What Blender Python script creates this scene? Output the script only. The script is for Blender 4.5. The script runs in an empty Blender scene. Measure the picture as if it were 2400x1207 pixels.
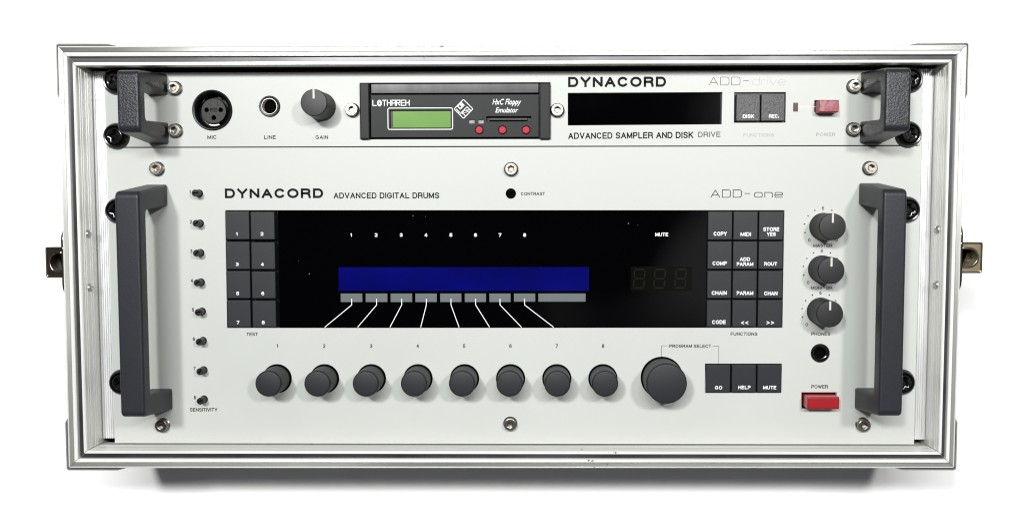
import bpy, bmesh, math, random
from mathutils import Matrix, Vector
random.seed(7)
MM = 0.001
sc = bpy.context.scene
COL = sc.collection
ZP = 86.0            # height (mm) of the front-panel plane above the white surface; the case lies on its back

# ------------------------------------------------------------------ camera
CAM = (17.3542, 131.3261, 525.9563)
F, CX, CY = 2069.2195, 1244.198, 647.9378
ROT = ((0.9999337882, -0.0013220933, -0.0114311498),
       (0.0006525958, 0.9982945502, -0.0583743545),
       (0.0114888309, 0.0583630295, 0.9982293141))
cam = bpy.data.cameras.new('camera')
co = bpy.data.objects.new('camera', cam); COL.objects.link(co)
M = Matrix(ROT).transposed().to_4x4()
M.translation = Vector((CAM[0], CAM[1], CAM[2] + ZP)) * MM
co.matrix_world = M
cam.sensor_width = 36.0; cam.sensor_fit = 'HORIZONTAL'
cam.lens = F / 2400 * 36
cam.shift_x = (1200 - CX) / 2400
cam.shift_y = (CY - 603.5) / 2400
cam.clip_start = 0.01; cam.clip_end = 50
sc.camera = co

# ------------------------------------------------------------------ world and lamps
w = bpy.data.worlds.new('World'); sc.world = w; w.use_nodes = True
bg = w.node_tree.nodes['Background']
bg.inputs[1].default_value = 1.0
# a dim room with paler and darker areas of ceiling and wall, as the metal reflects them
wn, wl = w.node_tree.nodes, w.node_tree.links
tcw = wn.new('ShaderNodeTexCoord'); nz = wn.new('ShaderNodeTexNoise'); nz.inputs['Scale'].default_value = 2.6; nz.inputs['Detail'].default_value = 1.5
rmp = wn.new('ShaderNodeValToRGB'); rmp.color_ramp.elements[0].position = .54; rmp.color_ramp.elements[1].position = .60
rmp.color_ramp.elements[0].color = (.008, .008, .009, 1); rmp.color_ramp.elements[1].color = (.34, .35, .35, 1)
wl.new(tcw.outputs['Generated'], nz.inputs['Vector']); wl.new(nz.outputs['Fac'], rmp.inputs['Fac']); wl.new(rmp.outputs[0], bg.inputs[0])

def lamp(name, loc, target, sx, sy, power, col=(1, 1, 1)):
    l = bpy.data.lights.new(name, 'AREA'); l.shape = 'RECTANGLE'; l.size = sx * MM; l.size_y = sy * MM
    l.energy = power; l.color = col
    o = bpy.data.objects.new(name, l); COL.objects.link(o)
    p = Vector((loc[0], loc[1], loc[2] + ZP)) * MM; t = Vector((target[0], target[1], target[2] + ZP)) * MM
    o.location = p; o.rotation_euler = (t - p).to_track_quat('-Z', 'Y').to_euler()
    return o
lamp('ceiling_lamp', (-430, 590, 1400), (0, 110, 0), 120, 120, 14.0, (1.0, 1.0, 0.97))
lamp('ceiling_lamp', (385, 380, 900), (0, 110, 0), 75, 75, 4.6, (1.0, 0.985, 0.95))
lamp('added_fill_light', (-60, 620, 1500), (0, 100, 0), 800, 160, 19.5, (0.97, 1.0, 0.985))  # added fill light, no such source seen; lifts the shadows on the panels
sc.view_settings.view_transform = 'Standard'; sc.view_settings.look = 'None'
sc.view_settings.exposure = 0.0; sc.view_settings.gamma = 1.0
sc.cycles.use_denoising = True
sc.cycles.max_bounces = 8
sc.cycles.filter_width = 1.15

# ------------------------------------------------------------------ materials
def s2l(c): return tuple(((x / 255) / 12.92 if x / 255 <= 0.04045 else ((x / 255 + 0.055) / 1.055) ** 2.4) for x in c)
def mat(name, srgb, rough=0.5, metal=0.0, bump=0.0, bscale=800, var=0.0, vscale=40, rvar=0.0, stretch=(1, 1, 1), coat=0.0, spec=0.5, detail=3, bdist=0.0002, dim=0, nick=0):
    m = bpy.data.materials.new(name); m.use_nodes = True
    nt = m.node_tree; N = nt.nodes; L = nt.links; b = N['Principled BSDF']
    c = s2l(srgb)
    if dim: c = tuple(q * dim for q in c)
    b.inputs['Base Color'].default_value = (*c, 1); b.inputs['Roughness'].default_value = rough
    b.inputs['Metallic'].default_value = metal; b.inputs['Coat Weight'].default_value = coat
    b.inputs['Coat Roughness'].default_value = 0.05; b.inputs['Specular IOR Level'].default_value = spec
    tc = N.new('ShaderNodeTexCoord'); mp = N.new('ShaderNodeMapping'); mp.inputs['Scale'].default_value = stretch
    L.new(tc.outputs['Object'], mp.inputs['Vector'])
    if var or rvar:
        n = N.new('ShaderNodeTexNoise'); n.inputs['Scale'].default_value = vscale; n.inputs['Detail'].default_value = detail
        L.new(mp.outputs[0], n.inputs['Vector'])
        if var:
            r = N.new('ShaderNodeMapRange'); r.inputs['From Min'].default_value = 0.3; r.inputs['From Max'].default_value = 0.7
            r.inputs['To Min'].default_value = 1 - var; r.inputs['To Max'].default_value = 1 + var * 0.5
            L.new(n.outputs['Fac'], r.inputs['Value'])
            mx = N.new('ShaderNodeVectorMath'); mx.operation = 'SCALE'; mx.inputs[0].default_value = c
            L.new(r.outputs[0], mx.inputs['Scale']); L.new(mx.outputs[0], b.inputs['Base Color'])
        if rvar:
            r = N.new('ShaderNodeMapRange'); r.inputs['From Min'].default_value = 0.3; r.inputs['From Max'].default_value = 0.7
            r.inputs['To Min'].default_value = rough - rvar; r.inputs['To Max'].default_value = rough + rvar
            L.new(n.outputs['Fac'], r.inputs['Value']); L.new(r.outputs[0], b.inputs['Roughness'])
    if nick:      # small dark dents and scuffs scattered over the metal
        nk = N.new('ShaderNodeTexNoise'); nk.inputs['Scale'].default_value = 420; nk.inputs['Detail'].default_value = 3
        n3 = N.new('ShaderNodeTexNoise'); n3.inputs['Scale'].default_value = 22
        L.new(tc.outputs['Object'], nk.inputs['Vector']); L.new(tc.outputs['Object'], n3.inputs['Vector'])
        ad = N.new('ShaderNodeMath'); ad.operation = 'MULTIPLY'; L.new(nk.outputs['Fac'], ad.inputs[0]); L.new(n3.outputs['Fac'], ad.inputs[1])
        rk = N.new('ShaderNodeMapRange'); rk.inputs['From Min'].default_value = .47; rk.inputs['From Max'].default_value = .49
        rk.inputs['To Min'].default_value = 1; rk.inputs['To Max'].default_value = .3; L.new(ad.outputs[0], rk.inputs['Value'])
        mk = N.new('ShaderNodeVectorMath'); mk.operation = 'SCALE'; src = b.inputs['Base Color'].links[0].from_socket
        L.new(src, mk.inputs[0]); L.new(rk.outputs[0], mk.inputs['Scale']); L.new(mk.outputs[0], b.inputs['Base Color'])
    if bump:
        n2 = N.new('ShaderNodeTexNoise'); n2.inputs['Scale'].default_value = bscale; n2.inputs['Detail'].default_value = 2
        L.new(mp.outputs[0], n2.inputs['Vector'])
        bp = N.new('ShaderNodeBump'); bp.inputs['Strength'].default_value = bump; bp.inputs['Distance'].default_value = bdist
        L.new(n2.outputs['Fac'], bp.inputs['Height']); L.new(bp.outputs[0], b.inputs['Normal'])
    return m

M_PAINT = mat('off_white_paint', (179, 181, 178), 0.45, bump=0.06, bscale=2500, var=0.035, vscale=9, rvar=0.05, spec=0.35)
M_DRIVE = mat('off_white_paint_upper', (177, 179, 176), 0.42, bump=0.06, bscale=2500, var=0.035, vscale=9, rvar=0.05, spec=0.35)
M_TABLE = mat('white_surface_paint', (250, 250, 250), 0.8, bump=0.03, bscale=400, var=0.01, vscale=6)
M_ALU_H = mat('brushed_aluminium_along', (243, 243, 241), 0.30, 0.3, bump=0.15, bscale=260, var=0.16, vscale=60, rvar=0.12, stretch=(0.05, 1, 1), detail=5, bdist=0.0001, nick=1)
M_ALU_V = mat('brushed_aluminium_upright', (243, 243, 241), 0.30, 0.3, bump=0.15, bscale=260, var=0.16, vscale=60, rvar=0.12, stretch=(1, 0.05, 1), detail=5, bdist=0.0001, nick=1)
M_BAND_H = mat('satin_aluminium_along', (206, 206, 203), 0.26, 0.78, bump=0.1, bscale=200, var=0.22, vscale=36, rvar=0.1, stretch=(0.12, 1, 1), detail=5, bdist=0.0001, nick=1)
M_BAND_V = mat('satin_aluminium_upright', (206, 206, 203), 0.26, 0.78, bump=0.1, bscale=200, var=0.22, vscale=36, rvar=0.1, stretch=(1, 0.12, 1), detail=5, bdist=0.0001, nick=1)
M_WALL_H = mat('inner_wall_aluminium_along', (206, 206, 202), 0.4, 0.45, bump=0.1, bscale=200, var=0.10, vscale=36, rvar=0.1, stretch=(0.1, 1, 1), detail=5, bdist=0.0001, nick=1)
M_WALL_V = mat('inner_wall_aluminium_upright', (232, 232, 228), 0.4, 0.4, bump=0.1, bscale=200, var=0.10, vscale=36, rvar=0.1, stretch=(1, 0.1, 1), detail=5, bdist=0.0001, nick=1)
M_CHAN = mat('shaded_worn_aluminium_channel', (72, 72, 74), 0.36, 0.65, var=0.5, vscale=60, stretch=(0.4, 0.4, 1), detail=6, nick=1)  # recess shade of the channel put into the colour, along with grime
M_RAIL = mat('rack_rail_aluminium', (216, 216, 217), 0.38, 0.6, bump=0.2, bscale=500, var=0.18, vscale=60, rvar=0.1, stretch=(1, 0.12, 1), detail=5)
M_STEEL = mat('bright_steel', (190, 189, 186), 0.3, 0.75, var=0.1, vscale=300)
M_SCREW = mat('dull_steel', (146, 142, 135), 0.3, 1.0, var=0.15, vscale=500)
M_NICKEL = mat('dark_nickel', (100, 91, 78), 0.22, 0.9, var=0.25, vscale=120)
M_NICKEL2 = mat('polished_dark_nickel', (150, 144, 132), 0.16, 0.95, var=0.3, vscale=200)
M_BRASSY = mat('yellowed_nickel', (172, 158, 128), 0.28, 0.7, var=0.2, vscale=120)
M_KHAKI = mat('dark_khaki_metal', (52, 46, 24), 0.4, 0.3, dim=0.5)  # khaki metal, darkened so the keeper mouth looks dark inside
M_HAND = mat('charcoal_hammered_coating', (61, 64, 73), 0.42, bump=0.15, bscale=900, bdist=0.0003, var=0.08, vscale=500, spec=0.3, dim=0.34)
M_HANDG = mat('charcoal_coarse_coating', (61, 64, 73), 0.34, bump=0.5, bscale=1100, bdist=0.0004, var=0.1, vscale=500, spec=0.3, dim=0.34)
M_KNOB = mat('dark_grey_knob_plastic', (60, 61, 69), 0.5, bump=0.1, bscale=1800, var=0.05, vscale=300, spec=0.3, dim=0.32)
M_KNOB2 = mat('dark_grey_pointer_knob_plastic', (58, 59, 61), 0.45, bump=0.18, bscale=1500, var=0.08, vscale=300, spec=0.3, dim=0.32)
M_BTN = mat('slate_button_plastic', (66, 67, 76), 0.5, bump=0.13, bscale=1500, var=0.05, vscale=250, spec=0.3, dim=0.25)
M_BTNG = mat('slate_grained_button_plastic', (84, 85, 88), 0.42, bump=0.8, bscale=1300, bdist=0.0003, var=0.12, vscale=900, dim=0.3)
M_BLACK = mat('black_plastic', (20, 20, 21), 0.3, var=0.1, vscale=200, spec=0.2, dim=0.3)
M_GLOSS = mat('black_glossy_plastic', (14, 14, 15), 0.16)
M_DARK = mat('black_interior', (6, 6, 7), 0.9, spec=0.03)
M_GLASS = mat('smoked_acrylic', (2, 2, 3), 0.04, rvar=0.015, vscale=25, spec=0.5)
M_INK = mat('black_ink', (9, 9, 10), 0.6, spec=0.1)
M_INKG = mat('grey_ink', (92, 94, 96), 0.5, dim=0.42)
M_EMB = mat('worn_bare_engraving', (196, 198, 195), 0.35, dim=0.42)
M_EMBW = mat('pale_bare_engraving', (246, 248, 246), 0.35)
M_WHITE = mat('white_ink', (232, 234, 236), 0.5)
M_PTR = mat('cream_pointer_paint', (186, 186, 178), 0.5, spec=0.2)
M_RED = mat('red_plastic', (178, 20, 32), 0.28, coat=0.3, dim=0.6)
M_RED2 = mat('crimson_plastic', (165, 14, 52), 0.3, coat=0.15, bump=0.3, bscale=260, bdist=0.0004, spec=0.35, dim=0.5)
M_REDB = mat('rose_red_button_plastic', (216, 40, 66), 0.4, spec=0.15, dim=0.5)
M_REDK = mat('dark_red_lens', (92, 30, 40), 0.35, spec=0.2, dim=0.45)
M_BLUE = mat('blue_display', (8, 12, 138), 0.12, var=0.5, vscale=14, dim=0.42)
M_LCD = mat('green_display', (118, 184, 44), 0.35, var=0.08, vscale=60, spec=0.2, dim=0.44)
M_LBL = mat('grey_label_print', (120, 128, 129), 0.5, dim=0.42)
M_OLIVE = mat('dark_olive_display', (25, 25, 17), 0.15, spec=0.35, dim=0.1)
M_SEG = mat('unlit_segment', (46, 46, 32), 0.15, spec=0.35, dim=0.3)
M_FACE = mat('charcoal_faceplate', (72, 74, 77), 0.45, bump=0.1, bscale=1500, var=0.04, vscale=60, spec=0.15, dim=0.19)
M_TAPE = mat('black_tape', (44, 44, 44), 0.34, bump=0.4, bscale=90, bdist=0.0004, var=0.25, vscale=45, rvar=0.06, stretch=(1, 0.3, 1), spec=0.3, dim=0.4)
M_XLR = mat('grey_insert_plastic', (44, 44, 44), 0.45, bump=0.3, bscale=1200, spec=0.3, dim=0.35)
M_LAM = mat('black_laminate', (22, 22, 23), 0.5, bump=0.3, bscale=300, dim=0.4)
M_LED = mat('clear_led_lens', (120, 118, 112), 0.25, var=0.4, vscale=600)

# ------------------------------------------------------------------ helpers: positions are mm in panel space (x right, y up the panel, z out of it)
def A(u, v, h=0.0):
    """panel-space point at height h that is seen at photograph pixel (u, v)"""
    a, b = (u - CX) / F, -(v - CY) / F
    d = [ROT[0][i] * a + ROT[1][i] * b - ROT[2][i] for i in range(3)]
    t = (h - CAM[2]) / d[2]
    return CAM[0] + t * d[0], CAM[1] + t * d[1]

WL = {}
def thing(name, label, cat, loc):
    o = bpy.data.objects.new(name, None); COL.objects.link(o); o.empty_display_size = 0.02
    o.location = Vector((loc[0], loc[1], loc[2] + ZP)) * MM
    o['label'] = label; o['category'] = cat; WL[o.name] = loc
    return o
def part(name, me, m, parent, x=0.0, y=0.0, z=0.0, label=None, rot=0.0):
    o = bpy.data.objects.new(name, me); COL.objects.link(o)
    if m is not None and not me.materials: me.materials.append(m)
    px, py, pz = WL[parent.name]
    o.parent = parent; o.location = ((x - px) * MM, (y - py) * MM, (z - pz) * MM); o.rotation_euler = (0, 0, rot)
    WL[o.name] = (x, y, z)
    if label: o['label'] = label
    if me.get('wn'):
        md = o.modifiers.new('weighted_normal', 'WEIGHTED_NORMAL'); md.keep_sharp = True; md.weight = 100
    return o
def fin(bm, smooth=35, norm=True):
    if norm: bmesh.ops.recalc_face_normals(bm, faces=bm.faces)
    me = bpy.data.meshes.new('mesh'); bm.to_mesh(me); bm.free()
    if smooth:
        me.polygons.foreach_set('use_smooth', [True] * len(me.polygons)); me.set_sharp_from_angle(angle=math.radians(smooth))
    return me
def box(sx, sy, z0, z1, bev=0.0, seg=2, topscale=1.0):
    bm = bmesh.new()
    bmesh.ops.create_cube(bm, size=1)
    for v in bm.verts:
        k = topscale if v.co.z > 0 else 1.0
        v.co = Vector((v.co.x * sx * k, v.co.y * sy * k, z1 if v.co.z > 0 else z0)) * MM
    if bev: bmesh.ops.bevel(bm, geom=list(bm.edges), offset=bev * MM, segments=seg, affect='EDGES', profile=0.5)
    me = fin(bm, 60 if bev else 30)
    if bev: me['wn'] = 1
    return me
def lathe(prof, n=48, smooth=32):
    bm = bmesh.new(); rings = []
    for r, z in prof:
        if r < 1e-6: rings.append([bm.verts.new((0, 0, z * MM))])
        else: rings.append([bm.verts.new((r * MM * math.cos(2 * math.pi * i / n), r * MM * math.sin(2 * math.pi * i / n), z * MM)) for i in range(n)])
    for a, b in zip(rings, rings[1:]):
        for i in range(n):
            j = (i + 1) % n
            if len(a) == 1 and len(b) == 1: continue
            if len(a) == 1: bm.faces.new((a[0], b[i], b[j]))
            elif len(b) == 1: bm.faces.new((a[i], a[j], b[0]))
            else: bm.faces.new((a[i], a[j], b[j], b[i]))
    return fin(bm, smooth)
def circ(cx, cy, r, n=40, rot=0): return [(cx + r * math.cos(2 * math.pi * i / n + rot), cy + r * math.sin(2 * math.pi * i / n + rot)) for i in range(n)]
def rect(x0, y0, x1, y1): return [(x0, y0), (x1, y0), (x1, y1), (x0, y1)]
def rrect(x0, y0, x1, y1, r, n=5):
    out = []
    for cx, cy, a0 in ((x1 - r, y1 - r, 0), (x0 + r, y1 - r, 90), (x0 + r, y0 + r, 180), (x1 - r, y0 + r, 270)):
        for i in range(n + 1):
            a = math.radians(a0 + 90 * i / n); out.append((cx + r * math.cos(a), cy + r * math.sin(a)))
    return out
def plate(loops, z0, z1, bev=0.0, seg=1):
    """flat plate with true holes: the first loop is the outline, the others are holes"""
    cu = bpy.data.curves.new('c', 'CURVE'); cu.dimensions = '2D'; cu.fill_mode = 'BOTH'
    cu.extrude = max(0, (z1 - z0) / 2 - bev) * MM; cu.bevel_depth = bev * MM; cu.bevel_resolution = seg
    cu.offset = -bev * MM
    for lp in loops:
        sp = cu.splines.new('POLY'); sp.points.add(len(lp) - 1)
        for p, q in zip(sp.points, lp): p.co = (q[0] * MM, q[1] * MM, 0, 1)
        sp.use_cyclic_u = True
    o = bpy.data.objects.new('t', cu); me = bpy.data.meshes.new_from_object(o)
    bpy.data.objects.remove(o); bpy.data.curves.remove(cu)
    me.transform(Matrix.Translation((0, 0, (z0 + z1) / 2 * MM)))
    me.polygons.foreach_set('use_smooth', [True] * len(me.polygons)); me.set_sharp_from_angle(angle=math.radians(60 if bev else 35))
    if bev: me['wn'] = 1
    return me
TZ = 0.04
def script_text(s, u0, v0, u1, v1, m, parent, z=0.0, bold=0.0, name='lettering', shear=0.0, rot=0.0, thick=0.02, space=1.0):
    """flat printed word fitted to the pixel box u0,v0 (top left) .. u1,v1 (bottom right) on the face at height z"""
    x0, y1 = A(u0, v0, z); x1, y0 = A(u1, v1, z)
    cu = bpy.data.curves.new('t', 'FONT'); cu.body = s; cu.size = 1; cu.offset = bold; cu.shear = shear; cu.resolution_u = 3
    cu.space_character = space
    o = bpy.data.objects.new('t', cu); me = bpy.data.meshes.new_from_object(o)
    bpy.data.objects.remove(o); bpy.data.curves.remove(cu)
    xs = [v.co.x for v in me.vertices]; ys = [v.co.y for v in me.vertices]
    ax, bx, ay, by = min(xs), max(xs), min(ys), max(ys)
    sx, sy = (x1 - x0) / (bx - ax), (y1 - y0) / (by - ay)
    for v in me.vertices:
        v.co = ((v.co.x - (ax + bx) / 2) * sx * MM, (v.co.y - (ay + by) / 2) * sy * MM, 0)
    me.update()
    return part(name, me, m, parent, (x0 + x1) / 2, (y0 + y1) / 2, z + TZ, rot=rot)
def ribbon(lines, wd, zoff=0.0, cap=0.5):
    """flat printed strokes of width wd (mm) with mitred joints; closed when the first point is repeated"""
    bm = bmesh.new(); todo = []
    for ln in lines:
        p = [Vector(q) for i, q in enumerate(ln) if i == 0 or (Vector(q) - Vector(ln[i - 1])).length > 1e-6]
        closed = (p[0] - p[-1]).length < 1e-6 and len(p) > 3
        if closed: p = p[:-1]
        n = len(p); cut = []
        for i in range(n):
            if not closed and i in (0, n - 1): continue
            d1 = (p[i] - p[i - 1]).normalized(); d2 = (p[(i + 1) % n] - p[i]).normalized()
            if d1.dot(d2) < -.15: cut.append(i)
        if closed and not cut: todo.append((p, True, 1, 1)); continue
        if closed: p = p[cut[0]:] + p[:cut[0]] + [p[cut[0]]]; cut = [c - cut[0] for c in cut[1:]]; n = len(p)
        a = 0
        for c in cut + [n - 1]: todo.append((p[a:c + 1], False, a == 0 and not closed, c == n - 1 and not closed)); a = c
    for k, (p, closed, c0, c1) in enumerate(todo):
        n = len(p); L = []; Rr = []
        if n < 2: continue
        if not closed:
            p = list(p); e0 = (p[0] - p[1]).normalized() * wd * (cap if c0 else cap * .5); e1 = (p[-1] - p[-2]).normalized() * wd * (cap if c1 else cap * .5)
            p[0] = p[0] + e0; p[-1] = p[-1] + e1
        for i in range(n):
            d1 = (p[i] - p[i - 1]).normalized() if (i > 0 or closed) else None
            d2 = (p[(i + 1) % n] - p[i]).normalized() if (i < n - 1 or closed) else None
            d1 = d1 or d2; d2 = d2 or d1
            n1 = Vector((-d1.y, d1.x)); n2 = Vector((-d2.y, d2.x)); nn = (n1 + n2).normalized(); kk = 1 / max(0.62, nn.dot(n1))
            for lst, sg_ in ((L, 1), (Rr, -1)):
                lst.append(bm.verts.new(((p[i].x + sg_ * nn.x * wd / 2 * kk) * MM, (p[i].y + sg_ * nn.y * wd / 2 * kk) * MM, (zoff + 0.0025 * k) * MM)))
        for i in range(n if closed else n - 1):
            j = (i + 1) % n; bm.faces.new((Rr[i], Rr[j], L[j], L[i]))
    me = fin(bm, 0, norm=False)
    return me
def arc(cx, cy, rx, ry, a0, a1, n=10): return [(cx + rx * math.cos(math.radians(a0 + (a1 - a0) * i / n)), cy + ry * math.sin(math.radians(a0 + (a1 - a0) * i / n))) for i in range(n + 1)]
def _e(x0, y0, x1, y1, a0, a1, n=8): return arc((x0 + x1) / 2, (y0 + y1) / 2, (x1 - x0) / 2, (y1 - y0) / 2, a0, a1, n)
def _c(l):
    l = [tuple(p) for p in l]; return l + [l[0]]
_S = [(.97, .78)] + _e(.05, .52, .95, 1, 25, 180, 9) + [(.07, .66), (.2, .56), (.5, .51), (.8, .45), (.95, .33), (1, .26)] + _e(.0, 0, 1, .5, 0, -155, 9)
GL = {'A': (1.0, [[(0, 0), (.5, 1), (1, 0)], [(.2, .33), (.8, .33)]]), 'B': (.9, [_c([(0, 0), (0, 1), (.65, 1), (.9, .9), (.9, .62), (.65, .52), (.9, .44), (1, .26), (.9, .07), (.65, 0)]), [(0, .53), (.65, .53)]]),
 'C': (1.0, [_e(0, 0, 1, 1, 42, 318, 18)]), 'D': (.95, [[(0, 0), (0, 1)] + _e(.1, 0, 1, 1, 80, -80, 12) + [(0, 0)]]),
 'E': (.8, [[(1, 1), (0, 1), (0, 0), (1, 0)], [(0, .52), (.9, .52)]]), 'F': (.75, [[(1, 1), (0, 1), (0, 0)], [(0, .5), (.85, .5)]]),
 'G': (1.05, [_e(0, 0, 1, 1, 42, 330, 18) + [(.97, .47), (.55, .47)]]), 'H': (.9, [[(0, 0), (0, 1)], [(1, 0), (1, 1)], [(0, .52), (1, .52)]]),
 'I': (.001, [[(0, 0), (0, 1)]]), 'K': (.9, [[(0, 0), (0, 1)], [(.95, 1), (0, .38)], [(.33, .6), (1, 0)]]), 'L': (.75, [[(0, 1), (0, 0), (1, 0)]]),
 'M': (1.1, [[(0, 0), (0, 1), (.5, .08), (1, 1), (1, 0)]]), 'N': (.92, [[(0, 0), (0, 1), (1, 0), (1, 1)]]), 'O': (1.1, [_e(0, 0, 1, 1, 0, 360, 24)]),
 'P': (.85, [[(0, 0), (0, 1), (.7, 1), (.93, .93), (1, .75), (.93, .55), (.7, .46), (0, .46)]]), 'R': (.92, [[(0, 0), (0, 1), (.7, 1), (.9, .93), (.97, .75), (.9, .57), (.7, .49), (0, .49)], [(.68, .49), (.92, .35), (1, 0)]]),
 'S': (.88, [_S]), 'T': (.85, [[(0, 1), (1, 1)], [(.5, 1), (.5, 0)]]), 'U': (.92, [[(0, 1), (0, .35)] + _e(0, 0, 1, .6, 190, 350, 10) + [(1, .35), (1, 1)]]),
 'V': (.95, [[(0, 1), (.5, 0), (1, 1)]]), 'W': (1.4, [[(0, 1), (.25, 0), (.5, .95), (.75, 0), (1, 1)]]), 'X': (.9, [[(0, 0), (1, 1)], [(0, 1), (1, 0)]]), 'Y': (.95, [[(0, 1), (.5, .45), (1, 1)], [(.5, .45), (.5, 0)]]),
 '0': (.75, [_e(0, 0, 1, 1, 0, 360, 20)]), '1': (.35, [[(0, .72), (.6, .8), (1, 1), (1, 0)]]), '2': (.75, [_e(0, .45, 1, 1, 165, -20, 10) + [(.75, .42), (.15, .18), (0, 0), (1, 0)]]),
 '3': (.75, [_e(.05, .52, .95, 1, 160, -80, 9) + [(.4, .52)] + _e(0, 0, 1, .53, 80, -160, 9)]), '4': (.8, [[(.75, 0), (.75, 1), (0, .28), (1, .28)]]),
 '5': (.75, [[(.92, 1), (.18, 1), (.08, .48)] + _e(0, 0, 1, .64, 140, -160, 10)]), '6': (.75, [_e(0, 0, 1, .62, 0, 360, 16), [(.02, .36)] + _e(0, .1, .95, 1, 170, 40, 8)]),
 '7': (.75, [[(0, 1), (1, 1), (.6, .5), (.35, 0)]]), '8': (.75, [_e(.06, .53, .94, 1, 0, 360, 14), _e(0, 0, 1, .53, 0, 360, 14)]),
 '.': (.05, [[(0, 0), (0, .16)]]), '<': (.65, [[(1, .9), (0, .5), (1, .1)]]), '>': (.65, [[(0, .9), (1, .5), (0, .1)]]), '-': (.5, [[(0, .5), (1, .5)]])}
def text(s, u0, v0, u1, v1, m, parent, z=0.0, bold=None, name='lettering', rot=0.0, weight=None, gap=None, word=None):
    """printed word in plain sans stroke capitals fitted to a pixel box on the face at height z"""
    x0, y1 = A(u0, v0, z); x1, y0 = A(u1, v1, z); h = y1 - y0
    wt = weight or (.19 if bold else .18); wd = wt * h
    gap = gap if gap is not None else .16 + wt * 1.6; word = word if word is not None else .45 + wt
    adv = []; px = 0
    for i, ch in enumerate(s):
        if ch == ' ': px += word; continue
        adv.append((ch, px)); px += GL[ch][0] + gap
    tot = px - gap; kx = (x1 - x0 - wd) / max(tot, .05); ky = h - wd; lines = []
    if tot < .1: kx = 1
    for ch, p in adv:
        for l in GL[ch][1]: lines.append([((p + q[0] * GL[ch][0]) * kx + wd / 2 - (x1 - x0) / 2, q[1] * ky + wd / 2 - h / 2) for q in l])
    return part(name, ribbon(lines, wd), m, parent, (x0 + x1) / 2, (y0 + y1) / 2, z + TZ, rot=rot)
def strokes(glyphs, u0, v0, u1, v1, wd, m, parent, z, name='lettering', gap=0.3, cap=0.5):
    """stroke lettering: glyphs = list of (advance, [polylines in 0..1 box units]) fitted to the pixel box"""
    x0, y1 = A(u0, v0, z); x1, y0 = A(u1, v1, z)
    tot = sum(g[0] for g in glyphs) + gap * (len(glyphs) - 1); kx = (x1 - x0 - wd) / tot; ky = (y1 - y0 - wd)
    lines = []; px = 0
    for adv, ls in glyphs:
        for l in ls: lines.append([((px + q[0] * adv) * kx + wd / 2 - (x1 - x0) / 2, q[1] * ky + wd / 2 - (y1 - y0) / 2) for q in l])
        px += adv + gap
    return part(name, ribbon(lines, wd), m, parent, (x0 + x1) / 2, (y0 + y1) / 2, z + TZ)

# ------------------------------------------------------------------ setting: the white surface
bm = bmesh.new(); bmesh.ops.create_grid(bm, x_segments=8, y_segments=8, size=2.0)
tb = bpy.data.objects.new('white_surface', fin(bm, 0)); tb.data.materials.append(M_TABLE); COL.objects.link(tb); tb['kind'] = 'structure'

# ------------------------------------------------------------------ flight case
DW = 10.9
OUT = {'tl': A(133.7, 107.5, 14), 'tr': A(2268, 104.8, 14), 'bl': A(159.5, 1097, 14), 'br': A(2237.5, 1097, 14)}     # outer corners, about a millimetre out of square
INN = {'tl': (-250.3, 222.9), 'tr': (249.3, 222.9), 'bl': (-250.5, -1.1), 'br': (249.3, -1.1)}
X0, X1, Y0, Y1 = max(OUT['tl'][0], OUT['bl'][0]), min(OUT['tr'][0], OUT['br'][0]), max(OUT['bl'][1], OUT['br'][1]), min(OUT['tl'][1], OUT['tr'][1])
def corner(k, d):
    t = d / DW; return OUT[k][0] * (1 - t) + INN[k][0] * t, OUT[k][1] * (1 - t) + INN[k][1] * t
case = thing('flight_case', 'open aluminium-edged rack case with dark steel side latches, holding both off-white units', 'rack case', (0, 111, -ZP))
def prof_frame(kind):
    f = [(0, -26), (0, 13.0), (.35, 13.8), (.8, 14.1), (.95, 13.7), (1.15, 14.0), (3.2, 13.9), (3.35, 13.4), (3.6, 13.9), (3.8, 14.5), (4.2, 14.8), (5.5, 14.8), (5.85, 14.4), (5.95, 12.2), (6.35, 12.2),
         (6.4, 12.9), (8.6, 12.9), (8.7, 12.3), (8.95, 12.3), (9.0, 14.6), (9.3, 15.1), (10.5, 15.2), (DW, 14.6)]
    if kind == 'top': f += [(DW, 12.2), (DW - .4, 12.0), (DW, 11.8), (DW, 9.0), (9.0, 8.6), (9.0, -26)]
    else:
        for z in (11.6, 9.4, 4.8, 2.4): f += [(DW, z + .42), (DW - .55, z), (DW, z - .42)]
        f += [(DW, -5.5), (9.0, -5.5), (9.0, -26)]
    return f
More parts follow.
